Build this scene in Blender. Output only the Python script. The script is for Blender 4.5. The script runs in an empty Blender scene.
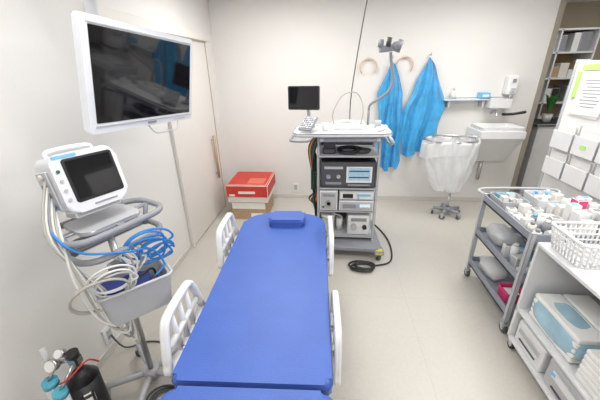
import bpy, bmesh, math, random
from mathutils import Vector, Matrix, noise
random.seed(7)
SC=bpy.context.scene
try:
    SC.view_settings.view_transform='Standard'; SC.view_settings.look='None'
except Exception: pass
# ---------------- materials ----------------
MATS={}
def mat(n,c,rough=.5,metal=0,var=.04,scale=12,bump=0,bscale=80,alpha=1,emit=0,trans=0,coat=0):
    if n in MATS: return MATS[n]
    m=bpy.data.materials.new(n); m.use_nodes=True; nt=m.node_tree; p=nt.nodes['Principled BSDF']
    tc=nt.nodes.new('ShaderNodeTexCoord')
    nz=nt.nodes.new('ShaderNodeTexNoise'); nz.inputs['Scale'].default_value=scale; nz.inputs['Detail'].default_value=3
    cr=nt.nodes.new('ShaderNodeValToRGB')
    cr.color_ramp.elements[0].position=.3; cr.color_ramp.elements[1].position=.7
    cr.color_ramp.elements[0].color=(*[max(0,x*(1-var)) for x in c],1)
    cr.color_ramp.elements[1].color=(*[min(1,x*(1+var)) for x in c],1)
    nt.links.new(tc.outputs['Object'],nz.inputs['Vector']); nt.links.new(nz.outputs['Fac'],cr.inputs['Fac'])
    nt.links.new(cr.outputs['Color'],p.inputs['Base Color'])
    p.inputs['Roughness'].default_value=rough; p.inputs['Metallic'].default_value=metal
    p.inputs['Alpha'].default_value=alpha; p.inputs['Transmission Weight'].default_value=trans
    p.inputs['Coat Weight'].default_value=coat
    if emit: p.inputs['Emission Color'].default_value=(*c,1); p.inputs['Emission Strength'].default_value=emit
    if bump:
        n2=nt.nodes.new('ShaderNodeTexNoise'); n2.inputs['Scale'].default_value=bscale; n2.inputs['Detail'].default_value=4
        b=nt.nodes.new('ShaderNodeBump'); b.inputs['Strength'].default_value=bump; b.inputs['Distance'].default_value=.01
        nt.links.new(tc.outputs['Object'],n2.inputs['Vector']); nt.links.new(n2.outputs['Fac'],b.inputs['Height']); nt.links.new(b.outputs['Normal'],p.inputs['Normal'])
    MATS[n]=m; return m
M_wall=mat('wall_paint',(.80,.785,.76),.85,var=.012,scale=2,bump=.12,bscale=150)
M_ceil=mat('ceiling_paint',(.86,.86,.85),.9,var=.01)
M_store=mat('storage_wall_paint',(.50,.43,.33),.85,var=.03,scale=3)
M_door=mat('door_laminate',(.77,.74,.70),.5,var=.015,scale=3)
M_trim=mat('trim_vinyl',(.66,.64,.60),.6,var=.02)
M_white=mat('white_plastic',(.83,.83,.83),.35,var=.015)
M_tv=mat('monitor_bezel_white',(.78,.80,.84),.35,var=.015)
M_wht2=mat('white_enamel',(.79,.80,.81),.3,var=.02)
M_paper=mat('paper',(.86,.86,.84),.8,var=.02)
M_lgray=mat('light_gray_plastic',(.50,.51,.53),.4,var=.03)
M_gray=mat('gray_plastic',(.28,.29,.32),.45,var=.04)
M_cartgray=mat('cart_gray_paint',(.29,.31,.36),.4,var=.03)
M_dgray=mat('dark_gray_plastic',(.08,.08,.09),.45,var=.05)
M_black=mat('black_plastic',(.016,.016,.018),.4,var=.1)
M_screen=mat('screen_glass',(.006,.006,.008),.06,var=.1,coat=.3)
M_metal=mat('brushed_steel',(.55,.55,.56),.28,1,var=.04,scale=40)
M_blue=mat('blue_vinyl',(.062,.135,.47),.42,var=.05,scale=6,bump=.15,bscale=220)
M_bluedk=mat('blue_vinyl_seam',(.035,.075,.30),.5,var=.05)
M_apron=mat('blue_apron_film',(.06,.42,.80),.28,var=.18,scale=9,alpha=.86)
M_cblue=mat('blue_cable',(.04,.25,.66),.4,var=.05)
M_cwht=mat('white_cable',(.76,.76,.74),.4,var=.03)
M_cgry=mat('beige_cable',(.46,.44,.39),.45,var=.03)
M_red=mat('red_card',(.55,.045,.03),.55,var=.06)
M_card=mat('cardboard',(.46,.32,.19),.8,var=.08,scale=20)
M_cardw=mat('white_card',(.80,.77,.72),.7,var=.03)
M_bag=mat('white_bag_film',(.86,.87,.88),.3,var=.03,scale=15,alpha=.62)
M_bagb=mat('blue_bag_film',(.42,.68,.85),.25,var=.2,scale=8,alpha=.72)
M_navy=mat('navy_fabric',(.03,.05,.25),.7,var=.1)
M_green=mat('green_paint',(.02,.13,.06),.45,var=.05)
M_lime=mat('lime_card',(.50,.78,.22),.6,var=.03)
M_pink=mat('pink_plastic',(.75,.08,.25),.4,var=.03)
M_yel=mat('yellow_rubber',(.72,.60,.08),.5,var=.04)
M_disp=mat('lit_display',(.62,.78,.9),.3,var=.25,scale=60,emit=.35)
M_teal=mat('teal_plastic',(.10,.42,.55),.4,var=.05)
M_sky=mat('sky_blue_plastic',(.20,.50,.80),.4,var=.05)
M_orange=mat('orange_plastic',(.85,.32,.05),.4,var=.05)
M_leaf=mat('leaf',(.04,.20,.04),.5,var=.3)
M_clear=mat('clear_acrylic',(.88,.90,.92),.15,var=.01,alpha=.45)
M_lamp=mat('lamp_diffuser',(1,.99,.97),.5,var=0,emit=2.2)
# floor
mf=bpy.data.materials.new('floor_vinyl'); mf.use_nodes=True; nt=mf.node_tree; p=nt.nodes['Principled BSDF']
tc=nt.nodes.new('ShaderNodeTexCoord'); br=nt.nodes.new('ShaderNodeTexBrick'); br.offset=0; br.squash=1
br.inputs['Scale'].default_value=1; br.inputs['Brick Width'].default_value=.9; br.inputs['Row Height'].default_value=.9
br.inputs['Mortar Size'].default_value=.003; br.inputs['Mortar Smooth'].default_value=.5
br.inputs['Color1'].default_value=(.61,.58,.525,1); br.inputs['Color2'].default_value=(.615,.585,.53,1); br.inputs['Mortar'].default_value=(.55,.52,.465,1)
nz=nt.nodes.new('ShaderNodeTexNoise'); nz.inputs['Scale'].default_value=70; nz.inputs['Detail'].default_value=6
mx=nt.nodes.new('ShaderNodeMixRGB'); mx.blend_type='MULTIPLY'; mx.inputs['Fac'].default_value=.16
nt.links.new(tc.outputs['Object'],br.inputs['Vector']); nt.links.new(tc.outputs['Object'],nz.inputs['Vector'])
nt.links.new(br.outputs['Color'],mx.inputs['Color1']); nt.links.new(nz.outputs['Fac'],mx.inputs['Color2'])
nt.links.new(mx.outputs['Color'],p.inputs['Base Color']); p.inputs['Roughness'].default_value=.38
M_floor=mf
# ---------------- builder ----------------
def frame(o,x,y,z):
    return Matrix(((x[0],y[0],z[0],o[0]),(x[1],y[1],z[1],o[1]),(x[2],y[2],z[2],o[2]),(0,0,0,1)))
def rotm(r): return Matrix.Rotation(math.radians(r[2]),4,'Z')@Matrix.Rotation(math.radians(r[1]),4,'Y')@Matrix.Rotation(math.radians(r[0]),4,'X')
def smooth_pts(P,n=6,closed=False):
    P=[Vector(q) for q in P]; out=[]; N=len(P)
    rng=range(N if closed else N-1)
    for i in rng:
        g=(lambda k:P[k%N]) if closed else (lambda k:P[max(0,min(N-1,k))])
        p0,p1,p2,p3=g(i-1),g(i),g(i+1),g(i+2)
        for k in range(n):
            t=k/n
            out.append(.5*((2*p1)+(p2-p0)*t+(2*p0-5*p1+4*p2-p3)*t*t+(3*p1-p0-3*p2+p3)*t**3))
    if not closed: out.append(P[-1])
    return out
def rrect(w,h,r,n=6,cx=0,cy=0):
    out=[]
    for sx,sy,a0 in ((1,1,0),(-1,1,90),(-1,-1,180),(1,-1,270)):
        for k in range(n+1):
            a=math.radians(a0+90*k/n); out.append((cx+sx*(w/2-r)+r*math.cos(a),cy+sy*(h/2-r)+r*math.sin(a)))
    return out
OBJ={}
class B:
    def __init__(s,name,mtx=None,parent=None):
        s.name=name; s.bm=bmesh.new(); s.ms=[]; s.M=mtx or Matrix.Identity(4); s.parent=parent
    def mi(s,m):
        if m not in s.ms: s.ms.append(m)
        return s.ms.index(m)
    def _f(s,verts,m,sm):
        fs=set(f for v in verts for f in v.link_faces)
        for f in fs: f.material_index=s.mi(m); f.smooth=sm
        return fs
    def box(s,c,d,m,bev=0,rot=(0,0,0),seg=2,sm=False):
        X=s.M@Matrix.Translation(c)@rotm(rot)@Matrix.Diagonal((d[0],d[1],d[2],1))
        r=bmesh.ops.create_cube(s.bm,size=1,matrix=X); fs=s._f(r['verts'],m,sm)
        if bev:
            es=list(set(e for f in fs for e in f.edges)); bmesh.ops.bevel(s.bm,geom=es,offset=min(bev,.49*min(d)),segments=seg,profile=.5,affect='EDGES')
        return s
    def b2(s,a,b,m,bev=0):
        return s.box([(a[i]+b[i])/2 for i in range(3)],[b[i]-a[i] for i in range(3)],m,bev)
    def cyl(s,p0,p1,r,m,r1=None,seg=20,caps=True):
        p0=Vector(p0);p1=Vector(p1);d=p1-p0; L=d.length
        q=d.to_track_quat('Z','Y').to_matrix().to_4x4()
        X=s.M@Matrix.Translation((p0+p1)/2)@q
        rr=bmesh.ops.create_cone(s.bm,cap_ends=caps,segments=seg,radius1=r,radius2=r if r1 is None else r1,depth=L,matrix=X)
        fs=s._f(rr['verts'],m,True)
        for f in fs:
            if len(f.verts)>4: f.smooth=False
        return s
    def sph(s,c,d,m,seg=16):
        X=s.M@Matrix.Translation(c)@Matrix.Diagonal((d[0],d[1],d[2],1))
        r=bmesh.ops.create_uvsphere(s.bm,u_segments=seg,v_segments=seg//2+2,radius=1,matrix=X); s._f(r['verts'],m,True); return s
    def tube(s,P,r,m,seg=8,sub=6,closed=False):
        P=smooth_pts(P,sub,closed) if sub>1 else [Vector(q) for q in P]
        N=len(P); rings=[]; prev=None
        for i in range(N):
            if closed: t=P[(i+1)%N]-P[i-1]
            else: t=P[min(N-1,i+1)]-P[max(0,i-1)]
            if t.length<1e-9: t=Vector((0,0,1))
            t.normalize()
            if prev is None:
                a=Vector((0,0,1)) if abs(t.z)<.9 else Vector((1,0,0)); n=t.cross(a).normalized()
            else:
                n=prev-t*prev.dot(t); n=n.normalized() if n.length>1e-6 else prev
            prev=n; b=t.cross(n)
            ring=[]
            for k in range(seg):
                a=2*math.pi*k/seg; ring.append(s.bm.verts.new(s.M@(P[i]+n*(r*math.cos(a))+b*(r*math.sin(a)))))
            rings.append(ring)
        mi=s.mi(m)
        for i in range(N if closed else N-1):
            A=rings[i];C=rings[(i+1)%N]
            for k in range(seg):
                try:
                    f=s.bm.faces.new((A[k],A[(k+1)%seg],C[(k+1)%seg],C[k])); f.material_index=mi; f.smooth=True
                except ValueError: pass
        if not closed:
            for R_ in (rings[0],rings[-1]):
                f=s.bm.faces.new(R_); f.material_index=mi
        return s
    def prism(s,pts,z0,z1,m,bev=0,seg=3,X=None,sm=False):
        X=s.M@(X or Matrix.Identity(4))
        lo=[s.bm.verts.new(X@Vector((x,y,z0))) for x,y in pts]; hi=[s.bm.verts.new(X@Vector((x,y,z1))) for x,y in pts]
        mi=s.mi(m); fs=[]
        f1=s.bm.faces.new(lo[::-1]); f2=s.bm.faces.new(hi); fs+=[f1,f2]
        n=len(pts)
        for i in range(n):
            f=s.bm.faces.new((lo[i],lo[(i+1)%n],hi[(i+1)%n],hi[i])); f.smooth=sm; fs.append(f)
        for f in fs: f.material_index=mi
        if bev: bmesh.ops.bevel(s.bm,geom=list(f1.edges)+list(f2.edges),offset=bev,segments=seg,profile=.5,affect='EDGES')
        return s
    def grid(s,fn,nu,nv,m,closed=False):
        V=[[s.bm.verts.new(s.M@Vector(fn(i/nu,j/nv))) for i in range(nu if closed else nu+1)] for j in range(nv+1)]
        mi=s.mi(m)
        for j in range(nv):
            for i in range(nu):
                k=(i+1)%nu if closed else i+1
                f=s.bm.faces.new((V[j][i],V[j][k],V[j+1][k],V[j+1][i])); f.material_index=mi; f.smooth=True
        return s
    def bin(s,c,d,m,t=.008,taper=.9,zb=None):
        cx,cy,cz=c; w,l,h=d
        n=[rrect(w*k,l*k,min(w,l)*.12*k,4,cx,cy) for k in (taper,1,1-2*t/min(w,l),taper-2*t/min(w,l))]
        zs=[cz,cz+h,cz+h,cz+t]
        R_=[[s.bm.verts.new(s.M@Vector((x,y,z))) for x,y in r] for r,z in zip(n,zs)]
        mi=s.mi(m)
        for a in range(3):
            k=len(R_[a])
            for i in range(k):
                f=s.bm.faces.new((R_[a][i],R_[a][(i+1)%k],R_[a+1][(i+1)%k],R_[a+1][i])); f.material_index=mi
        f=s.bm.faces.new(R_[0][::-1]); f.material_index=mi; f=s.bm.faces.new(R_[3]); f.material_index=mi
        return s
    def caster(s,x,y,r=.04,m=None,br=None,w=.025,yaw=0):
        q=Vector((math.cos(yaw),math.sin(yaw),0))*w/2
        c=Vector((x,y,r)); s.cyl(c-q,c+q,r,m or M_dgray,seg=18); s.cyl(c-q*1.1,c+q*1.1,r*.5,M_lgray,seg=12)
        s.box((x,y,r*1.7),(w*1.6,w*1.6,r*1.0),br or M_lgray,.004); s.cyl((x,y,r*1.8),(x,y,r*2.6),.009,M_metal,seg=10); return s
    def done(s):
        me=bpy.data.meshes.new(s.name); bmesh.ops.recalc_face_normals(s.bm,faces=s.bm.faces); s.bm.to_mesh(me); s.bm.free()
        for m in s.ms: me.materials.append(m)
        c=sum((v.co for v in me.vertices),Vector())/max(1,len(me.vertices))
        me.transform(Matrix.Translation(-c)); o=bpy.data.objects.new(s.name,me); SC.collection.objects.link(o)
        if s.parent:
            o.parent=s.parent; o.location=c-s.parent.location
        else: o.location=c
        OBJ[s.name]=o; return o
def loops(c,ax,ay,r,n,jit=.15,per=10,seed=1,sq=.8):
    rd=random.Random(seed); c=Vector(c);ax=Vector(ax);ay=Vector(ay);az=ax.cross(ay); out=[]
    for i in range(n):
        rr=r*(1+rd.uniform(-jit,jit)); ox=rd.uniform(-jit,jit)*r; oy=rd.uniform(-jit,jit)*r; oz=rd.uniform(-.01,.01)
        for k in range(per):
            a=2*math.pi*k/per; out.append(c+ax*(ox+rr*math.cos(a))+ay*(oy+sq*rr*math.sin(a))+az*(oz+.006*i/ max(1,n)))
    return out
# ---------------- camera ----------------
H=1.8; f=305; th=math.radians(23.5); yw=math.radians(6); r=math.radians(1.36)
F0=Vector((-math.sin(yw),math.cos(yw),0)); R=Vector((math.cos(yw),math.sin(yw),0)); Z=Vector((0,0,1))
F=F0*math.cos(th)-Z*math.sin(th); U=Z*math.cos(th)+F0*math.sin(th)
up=U*math.cos(r)+R*math.sin(r); rt=R*math.cos(r)-U*math.sin(r)
cd=bpy.data.cameras.new('camera'); cam=bpy.data.objects.new('camera',cd); SC.collection.objects.link(cam)
cam.matrix_world=Matrix(((rt.x,up.x,-F.x,0),(rt.y,up.y,-F.y,0),(rt.z,up.z,-F.z,H),(0,0,0,1)))
cd.sensor_width=36; cd.lens=36*f/600; cd.clip_start=.05; SC.camera=cam
# ---------------- room ----------------
def room(n,a,b,m,bev=0): B(n).b2(a,b,m,bev).done()
room('floor',(-1.6,-1.6,-.1),(4.7,5.8,0),M_floor)
room('ceiling',(-1.6,-1.6,2.6),(4.7,5.8,2.7),M_ceil)
room('wall_left',(-1.6,-1.6,0),(-1.5,5.8,2.6),M_wall)
room('wall_back',(-1.5,4.2,0),(2.49,4.32,2.6),M_wall)
room('wall_front',(-1.5,-1.6,0),(4.6,-1.5,2.6),M_wall)
room('wall_right',(4.6,-1.6,0),(4.7,5.8,2.6),M_wall)
room('wall_storage',(-1.5,5.7,0),(4.6,5.8,2.6),M_store)
room('baseboard_back',(-1.5,4.188,0),(2.49,4.2,.06),M_trim,.002)
room('baseboard_left',(-1.5,-1.5,0),(-1.488,2.7,.06),M_trim,.002)
room('trim_1',(2.49,4.19,0),(2.55,4.33,2.6),mat('taupe_frame',(.36,.32,.27),.5),.003)
# sliding door on left wall
b=B('door_1'); b.b2((-1.498,2.78,.01),(-1.478,3.86,2.1),M_door,.003)
b.b2((-1.498,2.05,2.1),(-1.45,3.92,2.18),M_door,.004); b.b2((-1.498,3.86,0),(-1.465,3.92,2.1),M_door,.003)
b.b2((-1.498,2.74,0),(-1.465,2.78,2.1),M_door,.003)
mg=mat('door_gap_and_shadow',(.42,.36,.29),.7)
b.b2((-1.478,3.845,.02),(-1.474,3.86,2.1),mg); b.b2((-1.478,2.78,.02),(-1.475,2.788,2.1),mg); b.b2((-1.478,2.1,2.088),(-1.460,3.86,2.1),mg)  # upright strips are door gaps; the top strip paints the track's shadow
b.done()
b=B('door_handle'); b.tube([(-1.44,3.66,.50),(-1.44,3.66,1.05)],.017,mat('beige_handle',(.46,.34,.24),.4),sub=1,seg=12)
for z in(.56,.99): b.cyl((-1.478,3.66,z),(-1.44,3.66,z),.008,M_metal)
b.done()
def outlet(n,c,nx):
    b=B(n)
    if nx=='x':
        b.box(c,(.010,.085,.13),M_white,.004); b.box((c[0]+.003,c[1],c[2]),(.006,.05,.08),M_lgray,.002)
        for dz in(-.02,.02):
            for dy in(-.008,.008): b.box((c[0]+.0062,c[1]+dy,c[2]+dz),(.002,.004,.012),M_dgray)
    else:
        b.box(c,(.085,.010,.13),M_white,.004); b.box((c[0],c[1]-.003,c[2]),(.05,.006,.08),M_lgray,.002)
        for dz in(-.02,.02):
            for dx in(-.008,.008): b.box((c[0]+dx,c[1]-.0062,c[2]+dz),(.004,.002,.012),M_dgray)
    b.done()
outlet('wall_outlet',(-1.494,1.42,.15),'x'); outlet('wall_outlet',(-.50,4.194,.17),'y')
b=B('light_switch'); b.box((-1.494,4.02,1.2),(.012,.075,.12),M_white,.004); b.box((-1.487,4.02,1.2),(.004,.03,.05),M_cardw,.001); b.done()
LPOS=((-.45,1.0),(-.45,3.0),(1.6,1.0),(1.6,3.0))
for x,y in LPOS:
    b=B('ceiling_light'); b.b2((x-.45,y-.38,2.575),(x+.45,y+.38,2.6),M_white,.004); b.b2((x-.42,y-.35,2.568),(x+.42,y+.35,2.576),M_lamp); b.done()
# ---------------- bed ----------------
BM=Matrix.Translation((-.335,1.5,0))@Matrix.Rotation(math.radians(2.5),4,'Z')
b=B('treatment_bed',BM)
def outline(y0,y1,w,rn,rf,n=8):
    pts=[]
    for sx,yy,rr,a0 in((1,y1,rf,0),(-1,y1,rf,90),(-1,y0,rn,180),(1,y0,rn,270)):
        sy=1 if yy==y1 else -1
        for k in range(n+1):
            a=math.radians(a0+90*k/n); pts.append((sx*(w/2-rr)+rr*math.cos(a),yy-sy*rr+rr*math.sin(a)))
    return pts
b.prism(outline(-.70,.85,.66,.03,.17),.56,.65,M_blue,.028,5,sm=True)
b.prism(outline(-1.40,-.722,.685,.03,.06),.56,.65,M_blue,.028,5,sm=True)
b.tube([(x,y,.624) for x,y in outline(-.70,.85,.662,.03,.17,4)],.004,M_bluedk,sub=1,closed=True,seg=6)
b.tube([(x,y,.624) for x,y in outline(-1.40,-.722,.687,.03,.06,4)],.004,M_bluedk,sub=1,closed=True,seg=6)
b.prism(outline(-1.38,.79,.60,.03,.12),.53,.562,M_white,.006)
b.b2((-.26,-1.2,.46),(.26,.65,.53),M_wht2,.01)
for y in(-.75,.35): b.box((0,y,.31),(.16,.22,.34),M_wht2,.015)
b.b2((-.24,-1.15,.11),(.24,.62,.17),M_white,.02)
for x in(-.22,.22):
    for y in(-1.08,.55): b.caster(x,y,.045)
bed=b.done()
def rail(n,x,y0,y1,z0,z1,lean=0,t=.016):
    X=BM@frame((x,0,0),(0,1,0),(0,0,1),(1,0,0))
    b=B(n,X,bed); w=y1-y0; h=z1-z0; cy=(y0+y1)/2
    def P(pts): return [(px,py,lean*(py-z0)) for px,py in pts]
    outer=[(y0+.02,z0),(y1-.02,z0),(y1,z0+.05),(y1-.02,z0+h*.55),(y1-.06,z1-.02),(y1-.12,z1),(y0+.12,z1),(y0+.06,z1-.02),(y0+.02,z0+h*.55),(y0,z0+.05)]
    for dx in(-.006,.006): b.tube([(q[0],q[1],q[2]+dx) for q in P(outer)],t,M_white,closed=True,sub=5,seg=10)
    b.tube(P([(y0+.04,z0+h*.42),(y1-.04,z0+h*.42)]),t,M_white,sub=1,seg=10)
    for k in(.3,.5,.7):
        yy=y0+w*k; b.tube(P([(yy,z0),(yy,z1-.01)]),t*.9,M_white,sub=1,seg=10)
    for s in(-.08,.08): b.tube([(cy+s,z0+.02,0),(cy+s,.52,-.06 if x>0 else .06)],.012,M_metal,sub=1)
    b.done()
rail('side_rail_1',-.385,-.60,-.20,.56,.80,-.05); rail('side_rail_2',-.385,.20,.62,.55,.79,-.05)
rail('side_rail_3',.362,-.54,-.12,.45,.69,0.02,.011); rail('side_rail_4',.362,.20,.66,.50,.75,.02,.011)
b=B('bed_pillow',BM); b.prism(rrect(.28,.16,.03,5,.03,.67),.651,.715,M_blue,.025,4,sm=True); b.tube([(x,y,.683) for x,y in rrect(.282,.162,.03,4,.03,.67)],.003,M_bluedk,sub=1,closed=True,seg=6); b.done()
# ---------------- boxes ----------------
b=B('cardboard_box'); b.b2((-1.25,3.46,0),(-.80,3.95,.24),M_card,.004); b.b2((-1.24,3.456,.15),(-.81,3.461,.235),M_cardw); b.b2((-1.0,3.455,.02),(-.84,3.459,.09),M_paper); b.b2((-1.06,3.46,.238),(-.99,3.95,.2415),M_cgry)
b.done()
b=B('red_storage_box'); b.b2((-1.28,3.45,.243),(-.77,3.97,.44),M_cardw,.003); b.b2((-1.29,3.43,.32),(-.76,3.99,.475),M_red,.005)
b.b2((-1.27,3.45,.4745),(-.78,3.97,.482),M_red,.003); b.b2((-1.13,3.424,.37),(-.92,3.431,.40),M_cardw); b.b2((-1.25,3.424,.335),(-1.18,3.431,.36),M_cardw); b.b2((-1.03,3.5,.481),(-.82,3.7,.4835),mat('red_label',(.66,.16,.10),.5)); b.done()
# ---------------- tv ----------------
TL=Vector((-1.0,1.3,2.025));BL=Vector((-1.086,1.3,1.537));TR=Vector((-.892,2.12,1.975));BR=Vector((-.967,2.12,1.489))
C=(TL+BL+TR+BR)/4; X_=((TR-TL)+(BR-BL)).normalized(); Y_=((TL-BL)+(TR-BR)); Z_=X_.cross(Y_).normalized(); Y_=Z_.cross(X_)
W_=.826;H_=.494
b=B('wall_monitor',frame(C,X_,Y_,Z_))
b.prism(rrect(W_,H_,.02),-.035,.0,M_tv,.006); b.prism(rrect(W_*.7,H_*.7,.03),-.075,-.035,M_tv,.01)
b.prism(rrect(W_-.075,H_-.085,.004,2,0,.005),-.001,.003,M_screen)
for sg in(1,-1):
    b.b2((-W_/2+.03,sg*(H_/2-.031)-.004+.003,-.001),(W_/2-.03,sg*(H_/2-.031)+.004+.003,.005),M_lgray,.001)
b.box((0,-H_/2+.018,.002),(.07,.012,.003),M_gray)
for k in range(5): b.box((W_/2-.2+k*.025,-H_/2+.016,.002),(.012,.006,.003),M_lgray)
b.tube([(-.02,-H_/2,-.01),(0.02,-H_/2-.045,0.01),(.12,-H_/2-.05,.01),(.22,-H_/2-.045,.01),(.26,-H_/2,-.01)],.004,M_lgray)
b.box((0,0,-.09),(.16,.16,.04),M_lgray,.01)
b.M=Matrix.Identity(4)
b.tube([C-Z_*.1,C-Z_*.14+Vector((0,0,.05)),(-1.20,1.68,2.0),(-1.17,1.64,2.16)],.03,M_tv,seg=12)
b.tube([(-1.17,1.64,2.17),(-.98,1.50,2.20)],.045,M_lgray,sub=1,seg=14)
b.cyl((-.98,1.50,2.13),(-.98,1.50,2.6),.035,M_lgray); b.cyl((-.98,1.5,2.56),(-.98,1.5,2.6),.09,M_white)
b.done()
# ---------------- patient monitor + stand ----------------
px,py=-1.08,1.22
b=B('monitor_stand')
b.cyl((px,py,.09),(px,py,1.15),.017,M_metal); b.cyl((px,py,.05),(px,py,.12),.045,M_lgray)
for k in range(5):
    a=math.radians(66+72*k); e=(px+.26*math.cos(a),py+.26*math.sin(a))
    b.tube([(px,py,.085),(e[0],e[1],.095)],.018,M_lgray,sub=1); b.caster(e[0],e[1],.033,yaw=a)
SX=Vector((.42,.907,0)); SN=Vector((.907,-.42,0))
fr=frame((px,py,0),SX,Vector((-.907,.42,0)),(0,0,1)); b.M=fr
for z,w in((1.155,.45),(1.05,.40)):
    b.tube([(x,y,z) for x,y in rrect(w,.27,.09,4,0,-.04)],.015,M_gray,sub=1,closed=True,seg=10)
for x in(-.2,.2): b.tube([(x,-.03,1.155),(x*.85,-.03,1.05)],.012,M_gray,sub=1)
b.prism(rrect(.28,.22,.05,5,-.01,-.01),1.147,1.165,M_lgray,.004); b.box((0,-.02,1.15),(.42,.03,.012),M_gray,.003); b.box((0,-.02,1.15),(.03,.25,.012),M_gray,.003)
b.box((0,0,1.05),(.38,.03,.02),M_gray,.005)
b.box((-.03,-.03,.90),(.06,.06,.05),M_gray,.01)
for s in(-1,1): b.tube([(.05+s*.03,0,.9),(.06+s*.05,-.06,.86)],.008,M_gray,sub=1)
b.M=Matrix.Identity(4); stand=b.done()
b=B('storage_basket',frame((px,py,0),Vector((.707,.707,0)),Vector((-.707,.707,0)),(0,0,1)),stand)
b.bin((.03,-.14,.69),(.32,.19,.18),M_lgray,.008,.86); b.tube([(x,y,.87) for x,y in rrect(.33,.20,.03,4,.03,-.14)],.008,M_lgray,sub=1,closed=True)
b.done()
b=B('blood_pressure_cuff',frame((px,py,0),Vector((.707,.707,0)),Vector((-.707,.707,0)),(0,0,1)),stand)
b.prism(rrect(.2,.13,.04,5,.01,-.13),.80,.845,M_navy,.015); b.prism(rrect(.12,.09,.03,5,-.06,-.15),.845,.88,M_navy,.012)
b.tube([(.0,-.13,.85),(.06,-.2,.90),(.12,-.16,.89),(.14,-.12,.81)],.006,M_black); b.done()
ta=math.radians(12); mn=(SN*math.cos(ta)+Vector((0,0,math.sin(ta)))); mu=(Vector((0,0,math.cos(ta)))-SN*math.sin(ta))
b=B('patient_monitor',frame(Vector((px,py,1.362))-SX*.025,SX,mu,mn))
b.prism(rrect(.255,.245,.04),-.12,.03,M_tv,.012); b.prism(rrect(.265,.255,.045),.03,.062,M_tv,.012)
b.prism(rrect(.205,.188,.012,3,.012,.010),.060,.064,M_black); b.prism(rrect(.182,.164,.006,2,.012,.012),.063,.0655,M_screen)
b.prism(rrect(.09,.013,.004,2,-.07,.115),.055,.0645,M_sky); b.box((.02,-.108,.063),(.10,.007,.003),M_gray)
for k in range(4): b.cyl((-.112,.06-k*.04,.06),(-.112,.06-k*.04,.067),.007,M_lgray if k else M_green,seg=12)
b.tube([(-.09,.115,-.05),(-.08,.145,-.05),(.08,.145,-.05),(.09,.115,-.05)],.010,M_tv,sub=4)
b.b2((-.139,-.10,-.10),(-.126,.07,.01),M_lgray,.004)
for k in range(4): b.cyl((-.139,-.08+k*.043,-.04),(-.150,-.08+k*.043,-.04),.012,(M_sky,M_gray,M_green,M_cardw)[k],seg=14)
b.box((0,-.138,-.04),(.2,.03,.11),M_lgray,.006); b.done()
def W(lx,ly,z): return fr@Vector((lx,ly,z))
b=B('blue_sensor_cable',None,stand)
vx=Vector((.72,.69,0)); vz=Vector((.2,-.2,.96)).normalized()
b.tube(loops(W(.07,-.2,1.02),vx,vz,.095,4,.28,seed=3),.0055,M_cblue); b.tube(loops(W(.10,-.2,.98),vx,vz,.075,3,.3,seed=8),.0055,M_cblue)
b.tube([W(-.17,0,1.28),W(-.24,-.08,1.22),W(-.2,-.16,1.12),W(-.05,-.2,1.05),W(.07,-.2,1.0),W(.11,-.22,.9),W(.05,-.22,.86)],.0055,M_cblue); b.done()
b=B('white_lead_cable',None,stand)
for k in range(6):
    dx=.022*k
    b.tube([W(-.175,-.0,1.27+.025*k),W(-.22-dx*.4,-.10,1.18),W(-.25+dx,-.15,1.0-.03*k),W(-.22+dx,-.16,.78-.04*k),W(-.14+dx*.5,-.17,.68-.03*k),W(-.08,-.18,.76+.02*k),W(-.04+dx,-.18,.96),W(-.08+dx,-.17,1.05)],.0052,(M_cwht,M_cgry,M_cwht,M_gray,M_cwht,M_cgry)[k])
b.tube(loops(W(-.14,-.2,.94),vx,vz,.075,3,.3,seed=5),.0048,M_cwht)
b.tube(loops(W(-.16,-.19,.88),vx,vz,.09,2,.3,seed=15),.0055,M_cgry)
b.done()
b=B('power_cable'); b.tube(loops((px+.13,py-.12,.012),(1,0,0),(0,1,0),.09,4,.25,seed=6),.006,M_dgray)
b.tube([(-1.48,1.42,.14),(-1.40,1.42,.03),(-1.28,1.5,.008),(-1.1,1.48,.008),(-.9,1.35,.008),(-.88,1.15,.008),(px+.2,py-.1,.01)],.006,M_dgray); b.done()
# ---------------- gas cylinder ----------------
b=B('oxygen_cylinder'); gx,gy=-1.18,.91
b.cyl((gx,gy,.05),(gx,gy,.44),.068,M_black,seg=28); b.cyl((gx,gy,.44),(gx,gy,.50),.068,M_black,.024,seg=28); b.box((gx+.045,gy-.045,.36),(.05,.05,.07),M_cardw,.01,rot=(0,0,45))
b.cyl((gx,gy,.50),(gx,gy,.57),.016,M_metal); b.box((gx,gy,.56),(.05,.04,.05),M_metal,.008)
b.cyl((gx,gy,.58),(gx,gy,.61),.026,M_black,seg=12); b.cyl((gx,gy,.03),(gx,gy,.05),.09,M_gray)
for a in range(4):
    q=math.radians(45+90*a); b.caster(gx+.085*math.cos(q),gy+.085*math.sin(q),.02,w=.015)
b.tube([(gx,gy,.56),(gx-.07,gy-.02,.56)],.010,M_metal,sub=1)
b.cyl((gx-.075,gy-.03,.56),(gx-.075,gy-.055,.575),.028,M_metal); b.cyl((gx-.075,gy-.055,.575),(gx-.075,gy-.057,.576),.025,M_paper)
b.cyl((gx-.05,gy+.0,.60),(gx-.05,gy-.02,.615),.022,M_metal); b.cyl((gx-.05,gy-.02,.615),(gx-.05,gy-.022,.6165),.019,M_paper); b.tube([(gx-.04,gy,.56),(gx-.05,gy,.60)],.006,M_metal,sub=1)
b.cyl((gx-.12,gy-.02,.54),(gx-.12,gy-.02,.64),.012,M_clear); b.cyl((gx-.12,gy-.02,.52),(gx-.12,gy-.02,.55),.018,M_green); b.tube([(gx-.07,gy-.02,.56),(gx-.12,gy-.02,.56)],.008,M_metal,sub=1)
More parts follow.
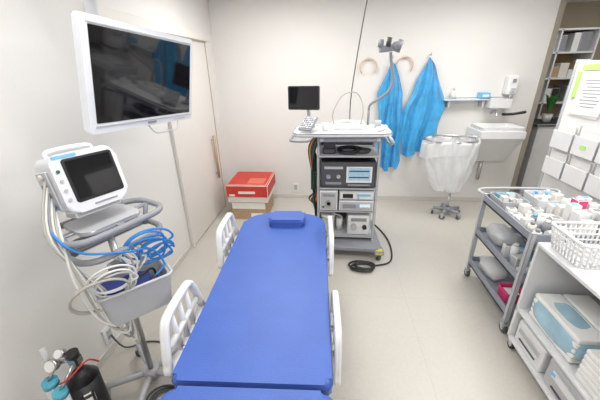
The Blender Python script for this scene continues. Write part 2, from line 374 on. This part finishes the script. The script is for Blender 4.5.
b.cyl((gx-.09,gy-.07,.47),(gx-.09,gy-.07,.50),.032,M_teal); b.cyl((gx-.09,gy-.07,.36),(gx-.09,gy-.07,.47),.030,M_clear); b.tube([(gx-.09,gy-.07,.50),(gx-.08,gy-.03,.55)],.007,M_metal,sub=1)
b.cyl((gx-.02,gy-.10,.45),(gx-.02,gy-.10,.48),.030,M_teal); b.cyl((gx-.02,gy-.10,.35),(gx-.02,gy-.10,.45),.027,M_clear); b.tube([(gx-.02,gy-.10,.47),(gx,gy-.02,.55)],.007,M_metal,sub=1)
b.tube([(gx-.05,gy-.07,.48),(gx+.03,gy-.08,.54),(gx+.06,gy,.56),(gx+.05,gy+.06,.48)],.004,M_red)
b.done()
# ---------------- endoscopy tower ----------------
b=B('endoscopy_cart')
x0,x1,y0,y1=-.11,.45,2.78,3.22
b.prism([(-.14,2.70),(-.08,2.66),(.46,2.63),(.53,2.68),(.50,3.28),(-.14,3.28)],.09,.135,M_gray,.012)
for x,y in((-.11,2.73),(-.11,3.22),(.50,2.66),(.47,3.22)):
    b.caster(x,y,.05,M_dgray,w=.04); b.box((x,y,.088),(.10,.10,.055),M_yel if x>0 and y<3 else M_dgray,.018)
for x in(x0,x1):
    b.b2((x-.012,y1-.10,.13),(x+.012,y1-.02,1.24),M_lgray,.004); b.b2((x-.012,y0+.01,.13),(x+.012,y0+.045,1.24),M_lgray,.004)
for z in(.17,.455,.70,1.02): b.b2((x0,y0,z),(x1,y1,z+.022),M_lgray,.005)
b.b2((x0,y1-.02,.13),(x1,y1-.01,1.2),M_dgray)
b.prism([(-.34,2.72),(-.30,2.66),(-.08,2.64),(.45,2.64),(.52,2.67),(.54,2.75),(.54,3.05),(.50,3.12),(-.05,3.16),(-.30,3.05),(-.34,2.98)],1.235,1.27,M_wht2,.01)
b.b2((-.10,2.67,1.19),(.44,3.1,1.235),M_lgray,.008); b.b2((-.06,2.664,1.2),(.40,2.672,1.225),M_gray,.002)
b.tube([(-.33,2.70,1.24),(-.34,2.60,1.22),(-.2,2.58,1.22),(-.16,2.66,1.235)],.011,M_gray,sub=5)
b.tube([(.50,2.66,1.24),(.53,2.62,1.20),(.53,2.80,1.15),(.5,3.0,1.2)],.012,M_lgray)
b.cyl((-.165,3.0,.62),(-.165,3.0,.98),.032,M_green); b.cyl((-.165,3.0,.98),(-.165,3.0,1.04),.032,M_black,.012); b.box((-.14,3.0,.8),(.06,.07,.03),M_dgray,.004); b.box((-.14,3.0,.63),(.06,.08,.03),M_dgray,.004)
cart=b.done()
def unit(n,a,c,body,face,parts):
    b=B(n); b.b2(a,c,body,.008); b.b2((a[0]+.008,a[1]-.004,a[2]+.008),(c[0]-.008,a[1]+.001,c[2]-.008),face,.002)
    for kind,x,z,w,h,m in parts:
        X=a[0]+x*(c[0]-a[0]); Zz=a[2]+z*(c[2]-a[2]); ww=w*(c[0]-a[0]); hh=h*(c[2]-a[2])
        if kind=='b': b.box((X,a[1]-.006,Zz),(ww,.008,hh),m,.001)
        else: b.cyl((X,a[1]-.004,Zz),(X,a[1]-.022,Zz),w,m,seg=18)
    for q in(.1,.9): b.cyl((a[0]+q*(c[0]-a[0]),a[1]+.04,a[2]-.006),(a[0]+q*(c[0]-a[0]),a[1]+.04,a[2]+.002),.012,M_black,seg=10)
    b.done()
unit('video_processor',(-.09,2.765,.73),(.43,3.14,.985),M_black,M_dgray,[('b',.70,.52,.46,.62,M_white),('b',.70,.54,.40,.50,M_disp),('b',.70,.66,.36,.05,M_gray),('b',.70,.42,.36,.05,M_gray),('b',.24,.78,.34,.10,M_lgray),('c',.15,.45,.022,0,M_metal),('c',.33,.45,.018,0,M_lgray),('b',.24,.18,.30,.10,M_gray),('b',.7,.12,.4,.08,M_gray)])
unit('light_source',(-.095,2.765,.484),(.08,3.1,.69),M_wht2,M_lgray,[('c',.5,.4,.03,0,M_metal),('c',.5,.4,.018,0,M_dgray),('b',.5,.8,.7,.15,M_gray),('b',.2,.2,.15,.1,M_green)])
unit('light_source',(.095,2.765,.484),(.43,3.1,.59),M_wht2,M_lgray,[('b',.3,.5,.4,.45,M_gray),('b',.75,.55,.3,.3,M_disp),('c',.56,.5,.012,0,M_sky)])
unit('electrosurgical_generator',(.095,2.765,.602),(.43,3.1,.69),M_lgray,M_wht2,[('b',.25,.5,.3,.5,M_black),('b',.7,.6,.4,.25,M_sky),('c',.55,.3,.010,0,M_metal)])
b=B('suction_pump'); b.b2((.19,2.80,.196),(.41,3.1,.41),M_wht2,.012); b.box((.30,2.797,.37),(.16,.008,.04),M_gray,.002); b.cyl((.25,2.79,.30),(.25,2.75,.30),.03,M_lgray); b.cyl((.36,2.80,.29),(.36,2.775,.29),.022,M_black)
b.done()
b=B('suction_canister'); b.cyl((-.01,2.88,.196),(-.01,2.88,.37),.062,M_clear,.07,seg=28); b.cyl((-.01,2.88,.37),(-.01,2.88,.40),.075,M_white,seg=28); b.cyl((-.01,2.88,.2),(-.01,2.88,.26),.058,M_paper); b.tube([(-.01,2.88,.40),(.0,2.86,.435),(.06,2.82,.42),(.12,2.86,.38),(.14,2.9,.30)],.007,M_cwht)
b.cyl((.11,2.92,.196),(.11,2.92,.34),.035,M_wht2); b.done()
b=B('coiled_black_cable',None,cart); b.tube(loops((.16,2.86,1.075),(1,0,0),(0,.95,.2),.09,5,.25,seed=11,sq=.6),.008,M_black); b.tube(loops((.30,2.87,1.065),(1,0,0),(0,1,.1),.07,3,.25,seed=12,sq=.7),.007,M_dgray)
b.b2((-.07,2.82,1.045),(.05,3.05,1.10),M_dgray,.01); b.done()
b=B('black_hanging_cable',None,cart)
for k in range(6):
    o=.012*k; b.tube([(-.10-o*.3,2.9+o,1.2),(-.15-o,2.86+o,1.05),(-.17+o,2.84,.8-.05*k),(-.15-o,2.84+o,.55),(-.14,2.9,.35+.05*k),(-.125,3.0,.3)],.009,(M_black,M_green,M_black,M_dgray,M_orange,M_black)[k])
b.done()
b=B('floor_cable'); b.tube(loops((.34,2.50,.02),(1,0,0),(0,1,0),.11,4,.25,seed=21,sq=.6),.009,M_black); b.tube([(.43,2.52,.012),(.62,2.62,.012),(.66,3.0,.012),(.55,3.4,.012),(.3,3.9,.012),(.1,4.15,.05)],.008,M_black); b.done()
# desk-top items
b=B('endoscopy_monitor'); ms=(-.25,2.88)
X=frame((ms[0],ms[1],1.545),Vector((.985,-.17,0)),Vector((0,.08,.997)),Vector((-.17,-.98,.08))); b.M=X
b.prism(rrect(.29,.205,.01),-.03,0,M_black,.004); b.prism(rrect(.26,.172,.004,2,0,.006),0,.002,M_screen); b.box((0,0,-.045),(.12,.1,.03),M_black,.006)
b.M=Matrix.Identity(4); b.tube([(-.25,2.93,1.53),(-.22,2.98,1.48),(-.2,2.97,1.275)],.018,M_lgray); b.cyl((-.2,2.97,1.271),(-.2,2.97,1.287),.05,M_lgray); b.done()
b=B('keyboard',Matrix.Translation((-.2,2.75,1.34))@rotm((35,0,-25))); b.box((0,0,0),(.13,.17,.02),M_gray,.005)
for i in range(5):
    for j in range(6): b.box((-.048+i*.024,-.06+j*.023,.013),(.018,.017,.008),M_lgray if (i+j)%3 else M_wht2,.002)
b.box((0,.03,-.033),(.06,.05,.05),M_gray,.005); b.done()
b=B('equipment_tray'); b.bin((.16,2.92,1.271),(.30,.22,.05),M_wht2,.006,.95)
b.tube(loops((.15,2.91,1.31),(1,0,0),(0,1,.15),.09,4,.2,seed=31,sq=.7),.006,M_cwht)
b.tube([(.03,2.9,1.30),(.02,2.85,1.42),(.10,2.9,1.56),(.22,2.95,1.58),(.28,2.95,1.50),(.29,2.9,1.40),(.27,2.9,1.29)],.005,M_cgry); b.done()
b=B('plastic_cup'); b.cyl((-.05,2.78,1.271),(-.05,2.78,1.34),.026,M_white,.032); b.done()
b=B('suction_probe'); b.tube([(.40,2.73,1.293),(.45,2.76,1.293),(.49,2.84,1.293)],.02,M_white,seg=12); b.cyl((.43,2.90,1.271),(.43,2.90,1.34),.03,M_lgray); b.done()
b=B('scope_hanger'); b.cyl((.36,3.07,1.271),(.36,3.07,1.42),.012,M_gray)
b.tube([(.36,3.07,1.42),(.365,3.0,1.47),(.42,2.93,1.52),(.50,2.9,1.59),(.53,2.9,1.68),(.505,2.9,1.80),(.49,2.9,1.90)],.012,M_gray,sub=6,seg=10)
b.box((.48,2.9,1.93),(.18,.06,.05),M_gray,.012,rot=(0,-6,10)); b.cyl((.40,2.88,1.94),(.40,2.88,1.995),.024,M_gray); b.cyl((.46,2.88,1.94),(.47,2.87,2.01),.02,M_dgray); b.cyl((.54,2.9,1.90),(.57,2.9,1.99),.022,M_gray); b.sph((.53,2.87,1.95),(.04,.03,.03),M_gray)
b.done()
b=B('ceiling_cable'); b.tube([(.345,3.0,2.6),(.28,3.0,2.3),(.19,3.05,1.6),(.185,3.08,1.275)],.005,M_dgray,sub=4); b.done()
# ---------------- aprons + hangers ----------------
def apron(n,cx,ztop,zbot,prof,seed,y=4.15):
    b=B(n)
    def fn(u,v):
        w=prof(v); k=(u-.5)*2; z=ztop+(zbot-ztop)*v
        fold=.028*math.sin(u*15+seed+3*v)+.018*math.sin(u*31+5*v+seed*2)
        xx=cx+prof(v,True)+k*w; zz=z+.03*math.sin(u*9+seed)*v-.05*abs(k)*(1-v)
        return (xx+.012*math.sin(v*14+u*6+seed),min(4.188,y-.012+fold*(.4+v)),zz)
    b.grid(fn,40,44,M_apron)
    b.tube([(cx+prof(0,True),4.19,ztop+.03),(cx+prof(0,True),4.13,ztop+.02),(cx+prof(0,True),4.13,ztop+.05)],.006,M_metal,sub=3)
    b.done()
def p1(v,off=False):
    if off: return .06*v
    return (.03+.125*min(1,v*4)) if v<.9 else .155-.5*(v-.9)
def p2(v,off=False):
    if off: return .02*math.sin(v*5)-.02*v
    return .02+.225*min(1,v*2.2)**.8 if v<.75 else .245-.25*(v-.75)
apron('plastic_apron',.73,1.86,.48,p1,1.0); apron('plastic_apron',1.17,1.88,.69,p2,2.4)
for cx,cz in((.45,1.78),(.885,1.79)):
    b=B('wall_hanger'); b.tube([(cx+.10*math.cos(a),4.17,cz+.10*math.sin(a)) for a in [math.radians(d) for d in range(-40,221,20)]],.009,mat('peach_plastic',(.70,.52,.40),.5),sub=2)
    b.cyl((cx,4.198,cz+.1),(cx,4.165,cz+.1),.014,M_metal); b.done()
# ---------------- waste bag stand ----------------
b=B('waste_bag_stand'); hx,hy,hz=1.39,3.68,.97
b.cyl((1.51,3.72,.07),(1.51,3.72,.28),.018,M_metal); b.tube([(1.51,3.72,.28),(1.60,3.86,.38),(1.70,3.9,.6),(1.70,3.88,.97),(1.66,3.80,1.0)],.012,M_metal,sub=5)
for k in range(5):
    a=math.radians(20+72*k); e=(1.51+.17*math.cos(a),3.72+.15*math.sin(a)); b.tube([(1.51,3.72,.085),(e[0],e[1],.085)],.022,M_gray,sub=1); b.caster(e[0],e[1],.032,yaw=a)
b.cyl((1.51,3.72,.06),(1.51,3.72,.12),.05,M_gray)
b.tube([(hx+.29*math.cos(a),hy+.21*math.sin(a),hz+.03) for a in [k*math.pi/8 for k in range(16)]],.010,M_metal,closed=True,sub=2)
def bag(u,v):
    a=2*math.pi*u
    if v<.12: rr=1.06+.05*math.sin(a*9); z=hz-.12+(.16)*(v/.12)
    else:
        w=(v-.12)/.88; rr=(1.0-.55*w**2)*(1+.07*math.sin(a*7+w*6)+.05*math.sin(a*13-w*9)); z=hz+.04-.66*w
    if v>.985: rr*=.2
    return (hx+.06*v+.29*rr*math.cos(a),hy+.21*rr*math.sin(a),z+.02*math.sin(a*3+1)-.05*max(0,-math.cos(a))*(v<.12))
b.grid(bag,72,34,M_bag,closed=True); b.done()
# ---------------- wall sink, shelf etc ----------------
b=B('wall_sink')
b.prism([(0,.62),(0,1.06),(-.42,1.06),(-.42,.98),(-.10,.62)],1.76,2.26,M_wht2,.012,X=frame((0,4.19,0),(0,1,0),(0,0,1),(1,0,0)))
b.bin((2.01,3.97,1.02),(.48,.36,.08),M_white,.02,.9)
b.tube([(2.01,4.18,1.22),(2.01,4.08,1.26),(2.01,4.02,1.20)],.014,M_metal); b.tube([(2.16,4.19,1.20),(2.20,4.06,1.22),(2.33,4.02,1.25)],.016,M_black)
b.cyl((2.01,4.15,.35),(2.01,4.15,.63),.022,M_metal); b.done()
b=B('wall_shelf'); b.b2((1.38,4.06,1.385),(1.92,4.198,1.40),M_wht2,.004); b.tube([(1.38,4.05,1.42),(1.92,4.05,1.42)],.006,M_sky,sub=1)
for x in(1.45,1.85): b.b2((x-.01,4.08,1.30),(x+.01,4.198,1.385),M_lgray,.003)
b.done()
b=B('glove_box'); b.b2((1.80,4.07,1.401),(1.91,4.18,1.47),M_sky,.003); b.b2((1.82,4.065,1.42),(1.89,4.071,1.45),M_paper); b.done()
b=B('soap_bottle')
b.cyl((1.50,4.13,1.401),(1.50,4.13,1.49),.03,M_cardw); b.cyl((1.50,4.13,1.49),(1.50,4.13,1.52),.012,M_white); b.box((1.485,4.115,1.525),(.05,.02,.012),M_white,.003); b.done()
b=B('storage_tray'); b.bin((2.02,4.08,1.30),(.26,.18,.10),M_wht2,.006,.92); b.b2((1.94,4.17,1.29),(2.12,4.198,1.42),M_lgray,.004); b.done()
b=B('soap_dispenser'); b.box((2.15,4.14,1.55),(.12,.11,.22),M_white,.02); b.box((2.15,4.08,1.50),(.06,.03,.05),M_lgray,.006); b.box((2.15,4.083,1.60),(.05,.01,.05),M_gray,.004); b.cyl((2.15,4.1,1.44),(2.15,4.1,1.40),.012,M_lgray); b.done()
# ---------------- partition with notices ----------------
pxx=2.03
room('wall_partition',(pxx,1.0,0),(pxx+.09,2.98,1.80),mat('partition_paint',(.80,.80,.79),.6,var=.01),.004)
room('trim_2',(pxx-.006,2.97,0),(pxx+.096,3.0,1.81),M_lgray,.003)
b=B('notice_sheet')
for y,z,w,h,m,t,q in((2.74,1.55,.30,.34,M_cardw,1,.006),(2.73,1.56,.29,.33,M_paper,-2,.009),(2.90,1.62,.05,.20,M_lime,0,.011),(2.73,1.755,.32,.045,M_lime,-2,.012),(2.36,1.56,.30,.40,M_paper,1,.007)):
    b.box((pxx-q,y,z),(.002,w,h),m,rot=(t,0,0))
for k in range(9): b.box((pxx-.0105,2.72,1.66-.025*k),(.001,.20-.03*(k%3),.006),M_gray,rot=(-2,0,0))
b.done()
b=B('document_pocket')
for y,z in((2.83,1.19),(2.57,1.19),(2.31,1.19),(2.05,1.19),(2.83,.95),(2.57,.95),(2.31,.95),(2.05,.95)):
    b.box((pxx-.006,y,z+.03),(.006,.23,.20),M_paper,.001); b.box((pxx-.045,y,z-.02),(.006,.235,.15),M_white,.002)
    for s in(-1,1): b.box((pxx-.022,y+s*.115,z-.02),(.044,.004,.15),M_lgray,.001)
    b.box((pxx-.022,y,z-.094),(.044,.235,.004),M_lgray); b.box((pxx-.022,y,z+.03),(.006,.20,.17),M_paper)
b.done()
b=B('paper_label')
for y,z,m in((2.57,1.2,M_lime),(2.31,1.2,M_sky)): b.box((pxx-.050,y,z-.03),(.002,.06,.03),m)
b.done()
# ---------------- gray cart ----------------
cx0,cx1,cy0,cy1=1.26,1.86,1.78,2.46
b=B('utility_cart')
for z in(.14,.44,.75):
    b.b2((cx0,cy0,z),(cx1,cy1,z+.02),M_cartgray,.004)
    for a,c in(((cx0,cy0),(cx0+.012,cy1)),((cx1-.012,cy0),(cx1,cy1)),((cx0,cy0),(cx1,cy0+.012)),((cx0,cy1-.012),(cx1,cy1))):
        b.b2((a[0],a[1],z),(c[0],c[1],z+.065),M_cartgray,.003)
for x in(cx0+.015,cx1-.015):
    for y in(cy0+.015,cy1-.015): b.b2((x-.016,y-.016,.09),(x+.016,y+.016,.82),M_lgray,.005); b.caster(x,y,.035)
b.tube([(cx0+.02,cy1,.80),(cx0+.03,cy1+.07,.83),(cx1-.03,cy1+.07,.83),(cx1-.02,cy1,.80)],.012,M_lgray)
b.done()
def jumble(n,x0,x1,y0,y1,z,num,seed,mats,hs=(.03,.09)):
    rd=random.Random(seed); b=B(n); nx=max(1,int(math.sqrt(num*(x1-x0)/(y1-y0)))); ny=max(1,num//nx)
    for i in range(nx):
        for j in range(ny):
            w=(x1-x0)/nx*.9; l=(y1-y0)/ny*.9; h=rd.uniform(*hs); cx=x0+(i+.5)*(x1-x0)/nx; cy=y0+(j+.5)*(y1-y0)/ny; m=rd.choice(mats); t=rd.random()
            if t<.6:
                b.box((cx,cy,z+h/2),(w*rd.uniform(.75,1),l*rd.uniform(.75,1),h),m,.004,rot=(0,0,rd.uniform(-14,14)))
                b.box((cx,cy,z+h+.001),(w*.5,l*.5,.002),rd.choice([M_paper,M_sky,M_gray,M_lgray]),rot=(0,0,rd.uniform(-14,14)))
            elif t<.8:
                rr=min(w,l)*.4; b.cyl((cx,cy,z),(cx,cy,z+h),rr,m,seg=18); b.cyl((cx,cy,z+h),(cx,cy,z+h+.02),rr*.6,rd.choice([M_white,M_sky,M_white,M_gray]),seg=14)
            else:
                b.cyl((cx-w*.4,cy,z+.02),(cx+w*.4,cy+l*.2,z+.02),.02,m,seg=14); b.cyl((cx-w*.3,cy-l*.3,z+.015),(cx+w*.4,cy-l*.2,z+.015),.015,rd.choice(mats),seg=12)
    b.done()
mm=[M_paper,M_white,M_white,M_lgray,M_cardw,M_lgray,M_paper,M_wht2,M_bagb,M_paper,M_gray,M_cardw,M_white]
b=B('supply_bin'); b.bin((1.39,2.32,.771),(.20,.22,.07),M_lgray,.006,.93); b.done()
b=B('supply_bin'); b.bin((1.65,2.32,.771),(.22,.22,.09),M_wht2,.006,.93); b.done()
jumble('medical_supplies',1.32,1.46,2.24,2.40,.779,6,41,mm+[M_teal],(.04,.09)); jumble('medical_supplies',1.57,1.73,2.24,2.40,.779,6,42,mm+[M_orange],(.06,.14))
jumble('medical_supplies',1.285,1.55,1.81,2.19,.7705,18,43,mm+[M_sky],(.03,.09))
jumble('medical_supplies',1.57,1.83,1.81,2.19,.7705,15,47,mm+[M_card,M_pink],(.08,.17))
b=B('plastic_supply_bag')
def pb(c,s,seed,amp=.18):
    def fn(u,v):
        a=2*math.pi*u; e=math.pi*(v-.5); k=1+amp*noise.noise(Vector((math.cos(a)*2+seed,math.sin(a)*2,v*4)))
        cx=abs(math.cos(e))**.6
        return (c[0]+s[0]*cx*math.copysign(abs(math.cos(a))**.6,math.cos(a))*k,c[1]+s[1]*cx*math.copysign(abs(math.sin(a))**.6,math.sin(a))*k,c[2]+s[2]*math.copysign(abs(math.sin(e))**.8,math.sin(e)))
    return fn
b.grid(pb((1.38,2.28,.53),(.08,.12,.07),1),24,14,M_bag,closed=True); b.done()
jumble('medical_supplies',1.29,1.50,1.84,2.12,.461,8,52,mm+[M_green,M_teal],(.05,.13))
jumble('medical_supplies',1.56,1.80,1.82,2.42,.461,8,51,mm,(.08,.16))
b=B('plastic_supply_bag'); b.grid(pb((1.37,2.26,.225),(.08,.13,.06),7),24,14,M_bag,closed=True); b.done()
jumble('medical_supplies',1.56,1.80,1.82,2.42,.161,8,61,mm,(.08,.18))
b=B('pink_basket'); b.bin((1.37,1.96,.161),(.14,.14,.09),M_pink,.006,.9); b.box((1.37,1.96,.20),(.10,.10,.06),M_paper,.01); b.done()
# ---------------- white cart ----------------
wx0,wx1,wy0,wy1=1.23,1.76,.95,1.68
b=B('white_trolley')
b.b2((wx0,wy0,.80),(wx1,wy1,.825),M_wht2,.006)
for z in(.08,.315): b.b2((wx0,wy0,z),(wx1,wy1,z+.02),M_wht2,.004)
b.b2((wx0,wy1-.02,.08),(wx1,wy1,.80),M_wht2,.003); b.b2((wx1-.02,wy0,.08),(wx1,wy1,.80),M_wht2,.003); b.b2((wx0,wy0,.08),(wx1,wy0+.02,.80),M_wht2,.003)
for x in(wx0+.03,wx1-.03):
    for y in(wy0+.03,wy1-.03): b.caster(x,y,.03,M_black)
b.done()
b=B('wire_basket'); bx,by=1.43,1.53
for z,w in((.832,.32),(.865,.33),(.90,.34),(.93,.35)): b.tube([(x,y,z) for x,y in rrect(w,w*.72,.03,3,bx,by)],.0045,M_white,sub=1,closed=True,seg=6)
b.tube([(x,y,.965) for x,y in rrect(.365,.265,.035,4,bx,by)],.009,M_white,sub=1,closed=True,seg=8)
A=rrect(.32,.23,.03,6,bx,by); Cc=rrect(.365,.265,.035,6,bx,by)
def per(P,t):
    L=[(Vector(P[i]),Vector(P[(i+1)%len(P)])) for i in range(len(P))]; T=sum((q-p).length for p,q in L)*t
    for p,q in L:
        d=(q-p).length
        if T<=d and d>0: return p+(q-p)*(T/d)
        T-=d
    return Vector(P[0])
for k in range(44):
    p=per(A,k/44);q=per(Cc,k/44); b.tube([(p.x,p.y,.83),(q.x,q.y,.965)],.005,M_white,sub=1,seg=6)
for k in range(9):
    x=bx-.15+k*.0375; b.tube([(x,by-.11,.83),(x,by+.11,.83)],.004,M_white,sub=1,seg=6)
b.done()
b=B('paper_towel_pack')
for j in range(6): b.box((1.38,1.09,.352+.032*j),(.26,.20,.03),M_paper,.008)
b.done()
b=B('blue_wrapped_pack')
for i in range(2):
    for j in range(5): b.box((1.335+i*.155,1.43,.358+.034*j),(.145,.36,.031),M_paper,.010)
b.grid(pb((1.345,1.43,.425),(.10,.205,.088),9,.06),40,18,M_bagb,closed=True)
b.done()
b=B('box_printer'); b.b2((1.25,1.38,.101),(1.62,1.64,.27),M_wht2,.012); b.box((1.247,1.51,.21),(.006,.20,.04),M_lgray,.002); b.box((1.246,1.51,.15),(.006,.16,.008),M_dgray); b.box((1.40,1.51,.272),(.20,.16,.006),M_lgray,.002); b.done()
b=B('box_printer'); b.b2((1.25,1.0,.101),(1.60,1.34,.29),M_lgray,.012); b.box((1.247,1.17,.22),(.006,.24,.05),M_wht2,.002); b.box((1.246,1.17,.14),(.006,.2,.01),M_dgray); b.box((1.246,1.28,.22),(.006,.03,.02),M_sky); b.done()
# ---------------- storage room ----------------
b=B('shelving_unit'); sx0,sx1,sy0,sy1=2.75,3.75,5.25,5.65
for z in(.02,.45,.85,1.2,1.55,1.9,2.2): b.b2((sx0,sy0,z),(sx1,sy1,z+.025),M_wht2,.003)
for x in(sx0,3.25,sx1): b.b2((x-.012,sy0,0),(x+.012,sy1,2.22),M_wht2,.003)
b.b2((sx0,sy1-.01,0),(sx1,sy1,2.22),M_card); shelf=b.done()
rd=random.Random(5)
b=B('storage_boxes',None,shelf)
for z in(.475,.875,1.225,1.575,1.925):
    for s0 in(sx0,3.25):
        x=s0+.03
        while x<s0+.40:
            w=rd.uniform(.05,.15); h=rd.uniform(.10,.26); b.b2((x,sy0+.05,z),(x+w*.92,sy0+.33,z+h),rd.choice([M_paper,M_white,M_dgray,M_black,M_cardw,M_card,M_cardw,M_gray,M_wht2]),.003); x+=w
            if rd.random()<.3: x+=.08
b.done()
b=B('side_counter'); b.b2((2.85,4.55,0),(3.45,5.0,.98),M_wht2,.005); b.b2((2.82,4.52,.98),(3.48,5.02,1.01),M_black,.004); b.done()
b=B('potted_plant'); b.cyl((3.05,4.75,1.011),(3.05,4.75,1.12),.05,M_wht2,.065)
for k in range(22):
    a=k*2.4; L=.12+.12*rd.random(); e=Vector((3.05+L*.8*math.cos(a),4.75+L*.8*math.sin(a),1.12+L*1.2)); mid=Vector((3.05+L*.35*math.cos(a),4.75+L*.35*math.sin(a),1.12+L*1.1))
    q=Vector((-math.sin(a),math.cos(a),0))*.016; v=[b.bm.verts.new(c) for c in(Vector((3.05,4.75,1.11)),mid-q,e,mid+q)]; ff=b.bm.faces.new(v); ff.material_index=b.mi(M_leaf)
b.done()
# ---------------- lights ----------------
def area(n,loc,sx,sy,e,rot=(0,0,0),c=(1,.98,.95)):
    l=bpy.data.lights.new(n,'AREA'); l.shape='RECTANGLE'; l.size=sx; l.size_y=sy; l.energy=e; l.color=c
    o=bpy.data.objects.new(n,l); o.location=loc; o.rotation_euler=[math.radians(k) for k in rot]; SC.collection.objects.link(o)
for (x,y),e in zip(LPOS,(15,23,21,25)): area('ceiling_and_fill_lamp',(x,y,2.56),.82,.68,e)
area('ceiling_and_fill_lamp',(.5,-.9,2.5),2.0,.9,33,(32,0,0)); area('ceiling_and_fill_lamp',(3.4,4.6,2.55),.6,.3,6)  # first one is an added flash-like fill behind the camera, without a fixture
w=bpy.data.worlds.new('world'); SC.world=w; w.use_nodes=True; w.node_tree.nodes['Background'].inputs[0].default_value=(.9,.95,1,1); w.node_tree.nodes['Background'].inputs[1].default_value=.3
